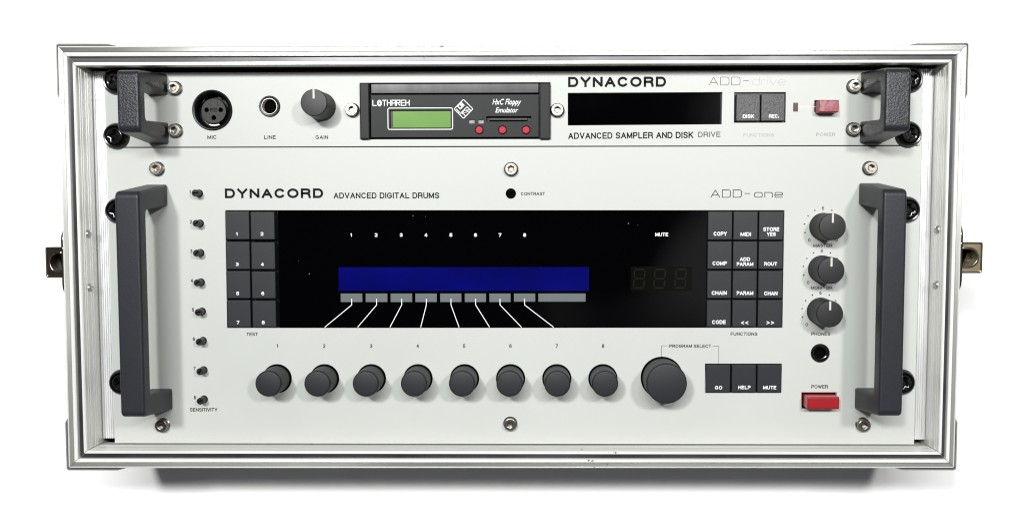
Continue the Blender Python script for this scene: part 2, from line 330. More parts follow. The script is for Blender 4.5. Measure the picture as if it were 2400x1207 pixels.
def frame_piece(side):
    pr = prof_frame({'t': 'top', 'b': 'bottom'}.get(side, 'side')); g = 0.22
    bm = bmesh.new(); ends = []
    for e in (0, 1):
        vs = []
        for d, z in pr:
            if side in 'tb':
                x, y = corner(side + 'lr'[e], d); x += g if e == 0 else -g
            else:
                x, y = corner('bt'[e] + side, d); y += g if e == 0 else -g
            vs.append(bm.verts.new((x * MM, (y - 111) * MM, z * MM)))
        ends.append(vs)
    n = len(pr); chan = []
    for i in range(n):
        j = (i + 1) % n; fc = bm.faces.new((ends[0][i], ends[1][i], ends[1][j], ends[0][j]))
        dm = (pr[i][0] + pr[j][0]) / 2; zm = (pr[i][1] + pr[j][1]) / 2
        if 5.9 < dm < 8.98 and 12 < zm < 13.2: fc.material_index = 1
        elif .9 < dm < 3.6 and zm > 13: fc.material_index = 2
        elif dm > 8.9 and zm < 14.5: fc.material_index = 3
    bm.faces.new(ends[0]); bm.faces.new(list(reversed(ends[1])))
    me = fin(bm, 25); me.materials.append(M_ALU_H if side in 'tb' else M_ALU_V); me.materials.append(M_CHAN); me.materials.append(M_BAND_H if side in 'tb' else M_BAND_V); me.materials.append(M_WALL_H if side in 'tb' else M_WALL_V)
    return part('edge_profile', me, None, case, 0, 111, 0)
for s in 'tblr': frame_piece(s)
def wall_box(name, x0, y0, x1, y1, z0, z1, m, parent=None, bev=0.0):
    return part(name, box(x1 - x0, y1 - y0, 0, z1 - z0, bev), m, parent or case, (x0 + x1) / 2, (y0 + y1) / 2, z0)
wall_box('side_wall', X0 + 1, Y0 + 1, X0 + 8.2, Y1 - 1, -ZP + 2, -6, M_LAM)
wall_box('side_wall', X1 - 8.2, Y0 + 1, X1 - 1, Y1 - 1, -ZP + 2, -6, M_LAM)
wall_box('side_wall', X0 + 8.4, Y1 - 8.2, X1 - 8.4, Y1 - 1, -ZP + 2, -6, M_LAM)
wall_box('side_wall', X0 + 8.4, Y0 + 1, X1 - 8.4, Y0 + 8.2, -ZP + 2, -6, M_LAM)
wall_box('back_wall', X0, Y0, X1, Y1, -ZP, -ZP + 1.9, M_LAM)
# ribbed rack rails
def rail(x0, x1):
    bm = bmesh.new(); pts = [(x0, -6.0), (x0, -3.3)]; x = x0 + .5
    while x < x1 - 1.3:
        pts += [(x, -3.15), (x + .65, -3.15), (x + .75, -3.75), (x + 1.2, -3.75)]; x += 1.3
    pts += [(x1, -3.15), (x1, -6.0)]
    lo, hi = (1.8 - 111), (222.6 - 111)
    a = [bm.verts.new((p[0] * MM, lo * MM, p[1] * MM)) for p in pts]; b = [bm.verts.new((p[0] * MM, hi * MM, p[1] * MM)) for p in pts]
    for i in range(len(pts)):
        j = (i + 1) % len(pts); bm.faces.new((a[i], b[i], b[j], a[j]))
    bm.faces.new(a); bm.faces.new(list(reversed(b)))
    return part('rack_rail', fin(bm, 20), M_RAIL, case, 0, 111, 0)
rail(-249.9, -236); rail(236, 248.9)
# rivets on the inner side walls
def rivet(u, v, sgn):
    x, y = A(u, v, 6.5)
    x = -250.35 if sgn > 0 else 249.3
    me = lathe([(2.5, 0), (2.45, .5), (2.0, 1.15), (1.2, 1.55), (.7, 1.5), (.5, 1.2), (0, 1.2)], 24)
    o = part('rivet', me, M_STEEL, case, x, y, 6.5); o.rotation_euler = (0, math.radians(90 * sgn), 0)
rivet(209, 548, 1); rivet(210, 674, 1); rivet(2194, 538, -1); rivet(2188, 667, -1)
# corner plates: thin steel angle wrapped round each outer corner, with a rolled rim
def corner_plate(cx, cy, sx, sy, la, lb):
    bm = bmesh.new(); t = .65; gp = .8; o1 = gp + t
    path_o = [(la, -.05 + gp), (la - 3, o1)] ; pts_out = []; pts_in = []
    n = 6; r = 1.6
    outer = [(la + 2.5, -o1 + 1.2), (la - 2, -o1)] + [(-o1 + r - r * math.sin(math.radians(90 * i / n)), -o1 + r - r * math.cos(math.radians(90 * i / n))) for i in range(n + 1)] + [(-o1, lb - 2), (-o1 + 1.2, lb + .5)]
    inner = [(la + 2.2, -.05), (la - 2.2, -gp)] + [(-gp + r * .6 - r * .6 * math.sin(math.radians(90 * i / n)), -gp + r * .6 - r * .6 * math.cos(math.radians(90 * i / n))) for i in range(n + 1)] + [(-gp, lb - 2.2), (-.05, lb)]
    rows = []
    for z in (-24, 12.2, 12.9):
        k = .25 if z > 12.5 else 0
        rows.append([(bm.verts.new((sx * a[0] * MM, sy * a[1] * MM, z * MM)), bm.verts.new((sx * b[0] * MM, sy * b[1] * MM, z * MM))) for a, b in zip(outer, inner)])
    m = len(outer)
    for r0, r1 in zip(rows, rows[1:]):
        for i in range(m - 1):
            bm.faces.new((r0[i][0], r0[i + 1][0], r1[i + 1][0], r1[i][0])); bm.faces.new((r0[i][1], r1[i][1], r1[i + 1][1], r0[i + 1][1]))
        for i in (0, m - 1): bm.faces.new((r0[i][0], r1[i][0], r1[i][1], r0[i][1]))
    for rr in (rows[0], rows[-1]):
        for i in range(m - 1): bm.faces.new((rr[i][0], rr[i][1], rr[i + 1][1], rr[i + 1][0]))
    return part('corner_plate', fin(bm, 40), M_STEEL, case, cx, cy, 0)
corner_plate(*OUT['tl'], 1, -1, 31, 30); corner_plate(*OUT['tr'], -1, -1, 31, 30)
corner_plate(*OUT['bl'], 1, 1, 31, 29); corner_plate(*OUT['br'], -1, 1, 32, 29)
# side latches: dished plate on the case side and a box keeper with a round mouth
def latch(x, s, yc, ln):
    me = plate([rrect(-21, -21.5, 21, 21.5, 9, 8)], 0, 1.7, .6, 3)
    me.transform(Matrix.Rotation(math.radians(90 * s), 4, 'Y'))
    root = part('latch_plate', me, M_NICKEL, case, x, yc, -8.6)
    flip = (lambda l: l) if s > 0 else (lambda l: [(-q[0], q[1]) for q in l])
    out = rrect(0, -9.0, ln, 9.0, 1.2); k = ln - 7.4
    mouth = [(.3, -5.2)] + [(k + 5.0 * math.sin(math.radians(a)), -5.2 * math.cos(math.radians(a))) for a in range(0, 181, 15)] + [(.3, 5.2)]
    big = [(.3, -6.0)] + [(k + 5.8 * math.sin(math.radians(a)), -6.0 * math.cos(math.radians(a))) for a in range(0, 181, 15)] + [(.3, 6.0)]
    m = M_BRASSY if s > 0 else M_NICKEL
    part('latch_keeper', plate([flip(out), flip(mouth)], 2, 11.6, .3, 2), m, root, x, yc, 0)
    part('keeper_rim', plate([flip(out), flip(rrect(.9, -8.1, ln - .9, 8.1, .8))], 11.4, 12.6, .35, 3), M_NICKEL2, root, x, yc, 0)
    part('mouth_rim', plate([flip(big), flip(mouth)], 11.5, 12.2, .28, 2), M_NICKEL2, root, x, yc, 0)
    part('latch_bolt', plate([flip(rect(.5, -5.6, ln - 1.5, 5.6))], 2.5, 5), M_KHAKI, root, x, yc, 0)
latch((OUT['tl'][0] + OUT['bl'][0]) / 2 - .1, -1, A(145, 615, 12)[1], 10.8); latch((OUT['tr'][0] + OUT['br'][0]) / 2 + .1, 1, A(2255, 604, 12)[1], 13.0)

# ------------------------------------------------------------------ shared unit parts (meshes cached)
C = {}
def cached(key, fn):
    if key not in C: C[key] = fn()
    return C[key]
def bolt(unit, u, v, r=4.0):
    x, y = A(u, v)
    root = part('socket_bolt', cached(('wash', r), lambda: lathe([(r + .25, 0), (r + .25, .35), (r * .9, .8), (r * .9, .8), (0, .8)], 32)), M_SCREW, unit, x, y, 0)
    hexo = circ(0, 0, 1.75, 6, random.random())
    part('bolt_head', cached(('bh', r, len(C) % 5), lambda: plate([circ(0, 0, r * .94, 32), hexo], .8, 3.9, .45, 2)), M_SCREW, root, x, y, 0)
    part('bolt_socket', cached('bs', lambda: lathe([(0, 1.4), (2.2, 1.4), (2.2, 1.2)], 12)), M_SCREW, root, x, y, 0)
def rack_screw(unit, u, v):
    x, y = A(u, v)
    root = part('rack_screw', cached('cup', lambda: lathe([(7.8, 0), (7.85, .5), (7.5, 1.3), (6.9, 2.6), (6.3, 3.2), (5.7, 3.1), (5.2, 2.2), (4.9, 1.3), (0, 1.3)], 56, 50)), M_GLOSS, unit, x, y, 0)
    k = []
    for a in range(4):
        c, s = math.cos(a * math.pi / 2 + .35), math.sin(a * math.pi / 2 + .35)
        for px, py in ((2.9, -.62), (2.9, .62), (.95, .95)): k.append((px * c - py * s, px * s + py * c))
    part('screw_head', cached('sh', lambda: plate([circ(0, 0, 4.9, 40), k], 1.4, 3.6, .9, 3)), M_GLOSS, root, x, y, 0, rot=random.random() * 2)
def handle(unit, u0, u1, v0, v1, taper_t, taper_b, H, m, inner=None):
    """bracket handle: splayed legs, flat bar, everything one casting"""
    x0, yt = A(u0, v0); x1, yb = A(u1, v1)
    if v1 - v0 > 400:
        x0 = A(u0, 600)[0]; x1 = A(u1, 600)[0]
    w_ = x1 - x0; h = yt - yb; leg = 12.6; bar = 9.0 if inner is None else 8.0; f = 3.2
    out = []; n = 6
    def fil(p, q, r_, rad):     # round the corner q of the path p-q-r_
        p, q, r_ = Vector(p), Vector(q), Vector(r_); a = (p - q).normalized(); b = (r_ - q).normalized()
        ang = a.angle(b); t = rad / math.tan(ang / 2); s = q + a * t; e = q + b * t; res = []
        for i in range(n + 1):
            k = i / n; res.append(tuple((s * (1 - k) + q * k).lerp(q * (1 - k) + e * k, k)))
        return res
    T = [(h / 2, 0), (h / 2 - taper_t, H), (-h / 2 + taper_b, H), (-h / 2, 0)]
    hb = H - bar; kt = taper_t * hb / H * .75; kb = taper_b * hb / H * .75
    if inner: kt, kb = inner
    I_ = [(-h / 2 + leg, 0), (-h / 2 + leg + kb, hb), (h / 2 - leg - kt, hb), (h / 2 - leg, 0)]
    path = [T[0]] + fil(T[0], T[1], T[2], 4.0) + fil(T[1], T[2], T[3], 4.0) + [T[3], I_[0]] + fil(I_[0], I_[1], I_[2], f) + fil(I_[1], I_[2], I_[3], f) + [I_[3]]
    bm = bmesh.new()
    a = [bm.verts.new((-w_ / 2 * MM, p[0] * MM, p[1] * MM)) for p in path]
    fa = bm.faces.new(a); r = bmesh.ops.extrude_face_region(bm, geom=[fa]); vs = [g for g in r['geom'] if isinstance(g, bmesh.types.BMVert)]
    bmesh.ops.translate(bm, verts=vs, vec=(w_ * MM, 0, 0)); bmesh.ops.recalc_face_normals(bm, faces=bm.faces)
    cap_e = [e for e in bm.edges if len(e.link_faces) == 2 and sum(1 for q in e.link_faces if len(q.verts) > 10) == 1]
    bmesh.ops.bevel(bm, geom=cap_e, offset=1.5 * MM, segments=4, affect='EDGES', profile=.5, clamp_overlap=True)
    bmesh.ops.triangulate(bm, faces=[q for q in bm.faces if len(q.verts) > 6])
    hme = fin(bm, 60); hme['wn'] = 1
    o = part('handle', hme, m, unit, (x0 + x1) / 2, (yt + yb) / 2, 0)
    return o
def knob(unit, u, v, rb, rt, h, pointer=False, m=None):
    x, y = A(u, v)
    pr = [(rb - .8, 0), (rb - .8, 1.2), (rb - .5, 1.4), (rb - .45, 2.2), (rb - .5, 2.6), (rt + .35, h - 3.2), (rt + .3, h - 1.0), (rt + .1, h - .45), (rt - .3, h - .1), (rt - .7, h), (0, h)]
    if pointer: pr = [(rb, 0), (rb, 1.0), (rb - .25, 1.4), (rt + .25, h - 1.2), (rt + .15, h - .4), (rt - .15, h - .06), (rt - .5, h), (0, h)]
    root = part('knob', cached(('knob', rb, rt, h, pointer), lambda: lathe(pr, 72, 38)), m or M_KNOB, unit, x, y, 0)
    if pointer:
        part('pointer', cached(('ptr', rt), lambda: box(1.15, 5.2, 0, .12, .04)), M_PTR, root, x, y + rt - 2.6, h - .02)
    else:
        part('knob_skirt', cached(('skirt', rb), lambda: lathe([(rb + .45, 0), (rb + .45, .35), (rb + .3, .5), (rb - .8, .5)], 72)), M_DARK, root, x, y, 0)
    return root
def button(unit, u0, v0, u1, v1, h=2.2, m=None, words=(), z0=-4, bev=.55):
    x0, y1 = A(u0, v0, h); x1, y0 = A(u1, v1, h)
    o = part('button', box(x1 - x0, y1 - y0, z0, h, bev, 3), m or M_BTN, unit, (x0 + x1) / 2, (y0 + y1) / 2, 0)
    for wd in words: text(*wd[:5], M_WHITE, o, h, bold=wd[5] if len(wd) > 5 else .02)
    return o

# ------------------------------------------------------------------ upper unit: rack sampler
SEAM = 177.55
samp = thing('rack_sampler', 'slim off-white rack sampler above the drum module, with green-screen floppy emulator', 'rack sampler', (0, 199.7, -64))
wall_box('chassis', -214, 180.5, 214, 219.5, -64, -6.0, M_DARK, samp)
hm = lambda u, v, r: (lambda p: circ(p[0], p[1], r, 56))(A(u, v))
def hr(u0, v0, u1, v1, h=0, g=0):
    x0, y1 = A(u0, v0, h); x1, y0 = A(u1, v1, h); return rect(x0 - g, y0 - g, x1 + g, y1 + g)
wu = [A(1331, 218.5), A(1693, 216.5), A(1691.5, 291.8), A(1331, 294.5)]
part('front_panel', plate([rect(-241.3, -21.9 + .0, 241.3, 21.7)] + [[(p[0], p[1] - 199.7) for p in l] for l in (
    hm(498, 259, 10.6), hm(632.5, 250, 4.2), hr(843, 195, 1290, 326.5), wu, hr(1721, 217, 1841, 288), hr(1909, 235.5, 1964, 263))], -3, 0, .15), M_DRIVE, samp, 0, 199.7, 0)
part('display_window', plate([[(p[0], p[1]) for p in [A(1329, 216), A(1695, 214.5), A(1694, 294), A(1329, 297)]]], -4.6, -3.2), M_GLASS, samp, 0, 0, 0)
wall_box('window_lining', A(1331, 0)[0] - 2, A(0, 300)[1], A(1693, 0)[0] + 2, A(0, 212)[1], -5.5, -4.7, M_DARK, samp)
# XLR socket
x, y = A(498, 259)
xs = part('microphone_socket', lathe([(11.9, 0), (11.9, .7), (11.5, 1.1), (10.9, 1.1), (10.4, .8), (9.6, .2), (9.3, -1), (9.2, -5.5), (0, -5.5)], 72, 40), M_BLACK, samp, x, y, 0)
hol = [circ(-4.2, .6, 1.25, 16), circ(4.2, .6, 1.25, 16), circ(0, -4.0, 1.3, 16), rect(-1.9, -.2, 1.9, 1.5)]
part('socket_insert', plate([circ(0, 0, 7.4, 56)] + hol, -5.4, -.9, .25, 2), M_XLR, xs, x + .3, y - .3, 0)
part('socket_key', plate([rect(-2.3, 2.6, -1.9, 6.6)], -.9, -.6), M_XLR, xs, x + .3, y - .3, 0); part('socket_key', plate([rect(1.9, 2.6, 2.3, 6.6)], -.9, -.6), M_XLR, xs, x + .3, y - .3, 0)
part('socket_mark', plate([rect(-1.8, -.1, 1.8, 1.4)], -1.6, -1.4), M_BLACK, xs, x + .3, y - .3, 0)
lt = [(8.9 * math.cos(math.radians(a)), 8.9 * math.sin(math.radians(a))) for a in range(246, 296, 6)] + [(7.8 * math.cos(math.radians(a)), 7.8 * math.sin(math.radians(a))) for a in range(288, 246, -6)]
part('release_latch', plate([lt], -3.0, -1.4, .2), M_STEEL, xs, x + .3, y - .3, 0)
for a in (58, 128): part('contact_glint', plate([[(8.8 * math.cos(math.radians(a + t)), 8.8 * math.sin(math.radians(a + t))) for t in (0, 8, 16)] + [(8.5 * math.cos(math.radians(a + t)), 8.5 * math.sin(math.radians(a + t))) for t in (16, 8, 0)]], -4, -2), M_XLR, xs, x + .3, y - .3, 0)
# LINE jack
x, y = A(632.5, 250)
js = part('line_jack', lathe([(6.2, 0), (6.2, .6), (5.8, 1.0), (4.9, 1.0), (4.6, .9)], 56), M_BLACK, samp, x, y, 0)
part('jack_bushing', lathe([(4.75, .9), (4.65, 1.1), (4.4, 1.1), (4.3, .8), (4.2, -4)], 56), M_SCREW, js, x, y, 0)
part('jack_hole', lathe([(4.1, -3.0), (0, -3.0)], 32), M_DARK, js, x, y, 0)
knob(samp, 754, 251, 8.4, 7.45, 18.4, True, M_KNOB2)
for s, a, b in (('MIC', 486, 508), ('LINE', 619, 646.5), ('GAIN', 739.4, 769)): text(s, a, 317.8, b, 326.5, M_INK, samp)
for u, v in ((411.5, 208), (413, 307), (2000, 203.5), (1998.5, 304), (826.5, 259), (1306, 259.5)): bolt(samp, u, v)
handle(samp, 344, 397, 174, 338, 4.2, 3.2, 38.5, M_HANDG, (-3.0, -2.2))
handle(samp, 2017, 2070, 170, 336, 4.0, 3.2, 38.5, M_HANDG, (-3.0, -2.2))
for u, v in ((273, 192), (274, 320), (2131, 188), (2128, 316)): rack_screw(samp, u, v)
# floppy emulator
x0, y1 = A(843, 195); x1, y0 = A(1290, 326.5)
fe = part('floppy_emulator', box(x1 - x0 - .2, y1 - y0 - .2, -30, -3.4, 0), M_BLACK, samp, (x0 + x1) / 2, (y0 + y1) / 2, 0)
for a, b in ((842, 866), (1264.5, 1290.5)):
    xa, ya = A(a, 194.5, 2.6); xb, yb = A(b, 326.5, 2.6)
    part('bezel_strip', box(xb - xa, ya - yb, -4, 2.6, .8, 3), M_FACE, fe, (xa + xb) / 2, (ya + yb) / 2, 0)
xa, ya = A(869, 197, -1); xb, yb = A(1263, 219, -1)
part('tape_strip', box(xb - xa, ya - yb, -3.3, -.9, .4, 2), M_TAPE, fe, (xa + xb) / 2, (ya + yb) / 2, 0)
ZF = -.6
fx0, fy1 = A(868.5, 223, ZF); fx1, fy0 = A(1262.5, 321.5, ZF)
hb_ = [(A(1123.3, 305.3, ZF)), (A(1177.9, 305.3, ZF)), (A(1233, 305.3, ZF))]
slot = hr(1140, 273.5, 1245, 285, ZF); lcdw = hr(914, 259, 1058.5, 300.8, ZF)
leds = [hr(1099.5, 282, 1112.5, 290, ZF), hr(1121, 282, 1133.5, 290, ZF)]
part('faceplate', plate([rect(fx0, fy0, fx1, fy1)] + [circ(p[0], p[1], 2.55, 24) for p in hb_] + [slot, lcdw] + leds, -3, ZF, .12), M_FACE, fe, 0, 0, 0)
part('status_display', plate([lcdw], -2.6, -1.9), M_BLACK, fe, 0, 0, 0)
xa, ya = A(920.5, 261.3, -1.7); xb, yb = A(1056.5, 299.6, -1.7)
part('display_glass', box(xb - xa, ya - yb, -1.9, -1.6, .1), M_LCD, fe, (xa + xb) / 2, (ya + yb) / 2, 0)
xa, ya = A(909, 254, ZF); xb, yb = A(1061, 303.5, ZF)
rr_ = rrect(-(xb - xa) / 2, -(ya - yb) / 2, (xb - xa) / 2, (ya - yb) / 2, 1.0); rr_ = [tuple(q) for q in rr_]
part('printed_frame', ribbon([rr_ + [rr_[0]]], .42), M_WHITE, fe, (xa + xb) / 2, (ya + yb) / 2, ZF + TZ)
for p in hb_: part('red_button', cached('rb', lambda: lathe([(2.15, -2.8), (2.15, .1), (1.9, .4), (0, .45)], 32)), M_REDB, fe, p[0], p[1], 0)
for l in leds: part('led', plate([[(q[0], q[1]) for q in l]], -2, -1.2), M_LED, fe, 0, 0, 0)
xa, ya = A(1146, 277, -1.5); xb, yb = A(1236, 282.5, -1.5)
part('card_slot', box(xb - xa, ya - yb, -3, -1.6, .2), M_XLR, fe, (xa + xb) / 2, (ya + yb) / 2, 0)
script_text('HxC Floppy', 1154, 232.5, 1221.5, 250, M_WHITE, fe, ZF, bold=.004, shear=.35)
script_text('Emulator', 1161, 252.5, 1214.5, 264.5, M_WHITE, fe, ZF, bold=.004, shear=.35)
LOGO = [(1, [[(0, 1), (0, 0), (1, 0)]]), (1.15, [arc(.5, .45, .5, .55, 0, 360, 20), arc(.5, .4, .26, .32, 0, 360, 14)]),
        (1, [[(0, 1), (1, 1)], [(.5, 1), (.5, 0)]]), (1, [[(0, 1), (0, 0)], [(1, 1), (1, 0)], [(0, .5), (1, .5)]]),
        (1, [[(0, 0), (0, 1), (1, 1), (1, 0)], [(0, .45), (1, .45)]]), (1, [[(0, 0), (0, 1), (1, 1), (1, .5), (.3, .5), (1, 0)]]),
        (1, [[(1, 1), (0, 1), (0, 0), (1, 0)], [(0, .5), (.9, .5)]]), (1, [[(0, 1), (0, 0)], [(1, 1), (1, .6), (0, .5)], [(.2, .5), (1, .45), (1, 0)]])]
strokes(LOGO, 873, 235, 960, 248.5, .42, M_WHITE, fe, ZF, gap=.38)
# printed diskette emblem
ic = A(1086.3, 256, ZF); q45 = lambda l: [((a - b) * .7071, (a + b) * .7071) for a, b in l]
S_ = 3.95
sq = rrect(-S_, -S_, S_, S_, .6, 3); sq = sq + [sq[0]]
em = part('printed_emblem', ribbon([q45(sq), q45([(-S_, .4), (-S_ + .9, .4), (-S_ + .9, 2.9)]), q45(rect(-2.1, -3.9, 2.4, -.6) + [(-2.1, -3.9)])], .38), M_WHITE, fe, ic[0], ic[1], ZF + TZ)
part('printed_emblem', plate([q45(rect(-1.6, 1.0, 2.0, 3.9)), q45(rect(-.9, 1.7, .2, 3.3))], 0, .02), M_WHITE, fe, ic[0], ic[1], ZF + TZ)
script_text('HxC2001', 1078, 259, 1102, 265.5, M_WHITE, fe, ZF, rot=.35)
# brand, window text
text('DYNACORD', 1331.5, 181, 1561, 204.3, M_INK, samp, weight=.235)
text('ADVANCED SAMPLER AND DISK', 1331.7, 310.8, 1624.8, 325, M_INK, samp, rot=math.radians(.3))
text('DRIVE', 1636, 309.3, 1688.5, 321.8, M_INKG, samp, rot=math.radians(.3))
gA = (1.1, [[(0, 0), (.5, 1), (1, 0)], [(.2, .3), (.8, .3)]]); gD = (1.05, [[(0, 0), (0, 1), (.75, 1), (.92, .93), (1, .75), (1, .25), (.92, .07), (.75, 0), (0, 0)]])
def xh(k): return [(a, b) for a, b in k]
go = (.95, [[(.15, 0), (0, .12), (0, .53), (.15, .65), (.85, .65), (1, .53), (1, .12), (.85, 0), (.15, 0)]])
gn = (.95, [[(0, 0), (0, .65), (.85, .65), (1, .53), (1, 0)]])
ge = (.95, [[(1, 0), (.15, 0), (0, .12), (0, .53), (.15, .65), (.85, .65), (1, .53), (1, .32), (0, .32)]])
gd = (.95, [[(1, 1), (1, 0), (.15, 0), (0, .12), (0, .53), (.15, .65), (1, .65)]]); gr = (.5, [[(0, 0), (0, .65)], [(0, .55), (.4, .65), (1, .65)]])
gi = (.06, [[(0, 0), (0, .65)], [(0, .9), (0, 1)]]); gv = (.95, [[(0, .65), (.5, 0), (1, .65)]]); gm = (1.0, [[(.1, .52), (.72, .52)]])
strokes([gA, gD, gD, gm], 1661.5, 181, 1760, 200.5, .36, M_INKG, samp, 0, gap=.32)
strokes([gd, gr, gi, gv, ge], 1763.5, 181, 1841, 200, .36, M_EMB, samp, 0, gap=.32)
bz = hr(1721.5, 217.5, 1840.5, 287.5)
part('button_well', plate([bz], -3.2, -2.2), M_BLACK, samp, 0, 0, 0)
button(samp, 1726, 220.5, 1781.5, 284.5, 1.2, M_BTNG, [('DISK', 1741, 269, 1767, 277.3)])
button(samp, 1784.5, 220, 1839.5, 284, 1.2, M_BTNG, [('REC.', 1802, 268.7, 1825.5, 277)])
text('FUNCTIONS', 1742.5, 312.7, 1814, 321, M_EMB, samp)
x, y = A(1864.5, 251.8)
part('indicator_lens', box(2.75, 5.1, -1, .35, .1), M_REDK, samp, x, y, 0)
xa, ya = A(1870.5, 251); xb, yb = A(1911, 251)
part('printed_line', plate([rect(xa, ya - .13, xb, ya + .13)], 0, .03), M_EMBW, samp, 0, 0, .02)
xa, ya = A(1920, 234.8, 7.5); xb, yb = A(1966, 263.3, 7.5)
part('power_button', box(xb - xa, ya - yb, -4, 7.5, .5, 3), M_RED2, samp, (xa + xb) / 2, (ya + yb) / 2, 0, label='crimson protruding power switch')
text('POWER', 1913.3, 311.3, 1957, 320, M_EMB, samp)

# ------------------------------------------------------------------ lower unit: drum module
drum = thing('drum_module', 'tall off-white drum synthesizer rack module with blue display and eight dark knobs', 'drum machine', (0, 88.5, -64))
wall_box('chassis', -214, 3, 214, 176, -64, -6.0, M_DARK, drum)
KX = [650, 761, 870.7, 980, 1089, 1196.7, 1305, 1413]
wb = [A(528, 493), A(1838.5, 493), A(1834, 768), A(532, 768.5)]
gb = [A(1652.5, 852), A(1832.5, 852), A(1831.5, 920.5), A(1653.5, 920.5)]
sl = [A(1878.5, 919), A(1961, 919), A(1961, 957.5), A(1878.5, 957.5)]
sh_ = lambda l: [(p[0], p[1] - 88.5) for p in l]
part('front_panel', plate([rect(-241.3, -88.95, 241.3, SEAM - .35 - 88.5)] + [sh_(l) for l in (hm(1197.3, 454, 3.05), hm(1922, 827, 4.3), wb, gb, sl)], -3, 0, .15), M_PAINT, drum, 0, 88.5, 0)
wall_box('button_well', A(520, 0)[0], A(0, 775)[1], A(1846, 0)[0], A(0, 486)[1], -5.4, -3.1, M_BLACK, drum)
xa, ya = A(651, 492.6, -.3); xb, yb = A(1655, 768.6, -.3)
part('display_window', box(xb - xa, ya - yb, -3, -.25, .12), M_GLASS, drum, (xa + xb) / 2, (ya + yb) / 2, 0)
win = [o for o in drum.children if o.name.startswith('display_window')][0]
ZW = -.25
def ontowin(name, u0, v0, u1, v1, m, z=ZW):
    a, b = A(u0, v0, z); c, d = A(u1, v1, z)
    return part(name, plate([rect(-(c - a) / 2, -(b - d) / 2, (c - a) / 2, (b - d) / 2)], 0, .03), m, win, (a + c) / 2, (b + d) / 2, z + .01)
ontowin('blue_display', 793.3, 626.3, 1380.5, 681.7, M_BLUE)
for a, b in ((798.5, 849.3), (857, 908), (915.5, 966), (973.5, 1023.7), (1031.7, 1081.4), (1089.4, 1139), (1147, 1196.6), (1204.6, 1254.4), (1261.8, 1372.3)):
    ontowin('grey_label', a, 687.8, b, 706.8 if a > 1200 else 707.6, M_LBL)
for a, b in zip((824.3, 882.7, 941.5, 999.3, 1057, 1114.8, 1171.9, 1229.6), (761.3, 838.2, 914, 986, 1075.9, 1147.5, 1222.3, 1297.5)):
    p = [A(a, 700, ZW), A(a, 714.5, ZW), A(b, 766.5, ZW)]
    part('printed_line', ribbon([p], .42, cap=0), M_WHITE, win, 0, 0, ZW + .06)
for i, u in enumerate((822.9, 881.4, 940.2, 998.3, 1056.7, 1114.5, 1171.9, 1229.6)):
    wd = 1.7 if i == 0 else 3.4
    text(str(i + 1), u - wd, 546.8, u + wd, 555, M_WHITE, win, ZW, bold=.02)
text('MUTE', 1535.8, 545.4, 1566, 553.8, M_WHITE, win, ZW, bold=.02)
sg = ontowin('digit_display', 1478.4, 625, 1621, 681.7, M_OLIVE)
def seg7(u):
    x0_, y1_ = A(u, 629, ZW); x1_, y0_ = A(u + 28, 677, ZW); w_, h_ = x1_ - x0_, y1_ - y0_
    s_ = .16; pts = {'a': [(0, 1), (1, 1)], 'g': [(0, .5), (1, .5)], 'd': [(0, 0), (1, 0)], 'f': [(0, .55), (0, .95)], 'b': [(1, .55), (1, .95)], 'e': [(0, .05), (0, .45)], 'c': [(1, .05), (1, .45)]}
    L = []
    for k, (p, q) in pts.items():
        t = lambda r: ((r[0] * .86 + .07 + .10 * r[1] - .05) * w_, (r[1] * .9 + .05) * h_)
        p, q = t(p), t(q); L.append([(p[0] * .93 + q[0] * .07, p[1] * .93 + q[1] * .07), (q[0] * .93 + p[0] * .07, q[1] * .93 + p[1] * .07)])
    part('unlit_digit', ribbon(L, .8, cap=0), M_SEG, win, x0_, y0_, ZW + .06)
for u in (1484, 1532, 1581): seg7(u)
# dust flecks on the acrylic
for u, v, r in ((725, 642, .45), (968, 506, .35), (1473, 524, .45), (997, 508, .2), (1495, 528, .2), (700, 612, .15), (1285, 650, .25), (640 + 240, 733, .15)):
    p = A(u, v, ZW); part('dust_fleck', plate([circ(0, 0, r, 7, u)], 0, .03), M_INKG, win, p[0], p[1], ZW + .01)

# key pads: 2 x 4 and 3 x 4
L0, L1 = [(494.8, 561.8), (566, 631.6), (634.5, 699.6), (703, 767)], ['12', '34', '56', '78']
for r, (v0, v1) in enumerate(L0):
    dx = r * 1.45
    for c in (0, 1):
        u0, u1 = ((527.4, 584.8), (586.2, 644.0))[c]; n = L1[r][c]; tu = (555, 614)[c] + r * 1.0; tv = (v0 + v1) / 2 + (20.5 if r else 20)
        wd = 1.7 if n == '1' else 3.4
        button(drum, u0 + dx, v0 + (1.5 if c else 0), u1 + dx * .75, v1, 2.0, M_BTN, [(n, tu - wd, tv - 4, tu + wd, tv + 4, .02)])
FN = [[[('COPY', 1672.6, 543.5, 1703.3, 552.6)], [('MIDI', 1735.7, 544.6, 1760, 553.4)], [('STORE', 1789, 533, 1826.3, 541.8), ('YES', 1797.3, 544.6, 1818, 553.2)]],
      [[('COMP', 1670, 612.8, 1703.5, 621.4)], [('ADD', 1734, 603.2, 1757.8, 611.6), ('PARAM', 1726.7, 614.6, 1765.3, 623)], [('ROUT', 1791, 614.3, 1821.3, 622.6)]],
      [[('CHAIN', 1668, 682, 1703.3, 690.8)], [('PARAM', 1726.7, 682.4, 1765.3, 691)], [('CHAN', 1791, 683, 1822, 691.8)]],
      [[('CODE', 1669, 750.2, 1700.8, 759)], [('<<', 1736.7, 752.2, 1753.8, 760.6)], [('>>', 1796.6, 752, 1814.3, 760.4)]]]
R0 = [(495.5, 562.5), (565.5, 631), (634.2, 699.5), (702.5, 766.5)]
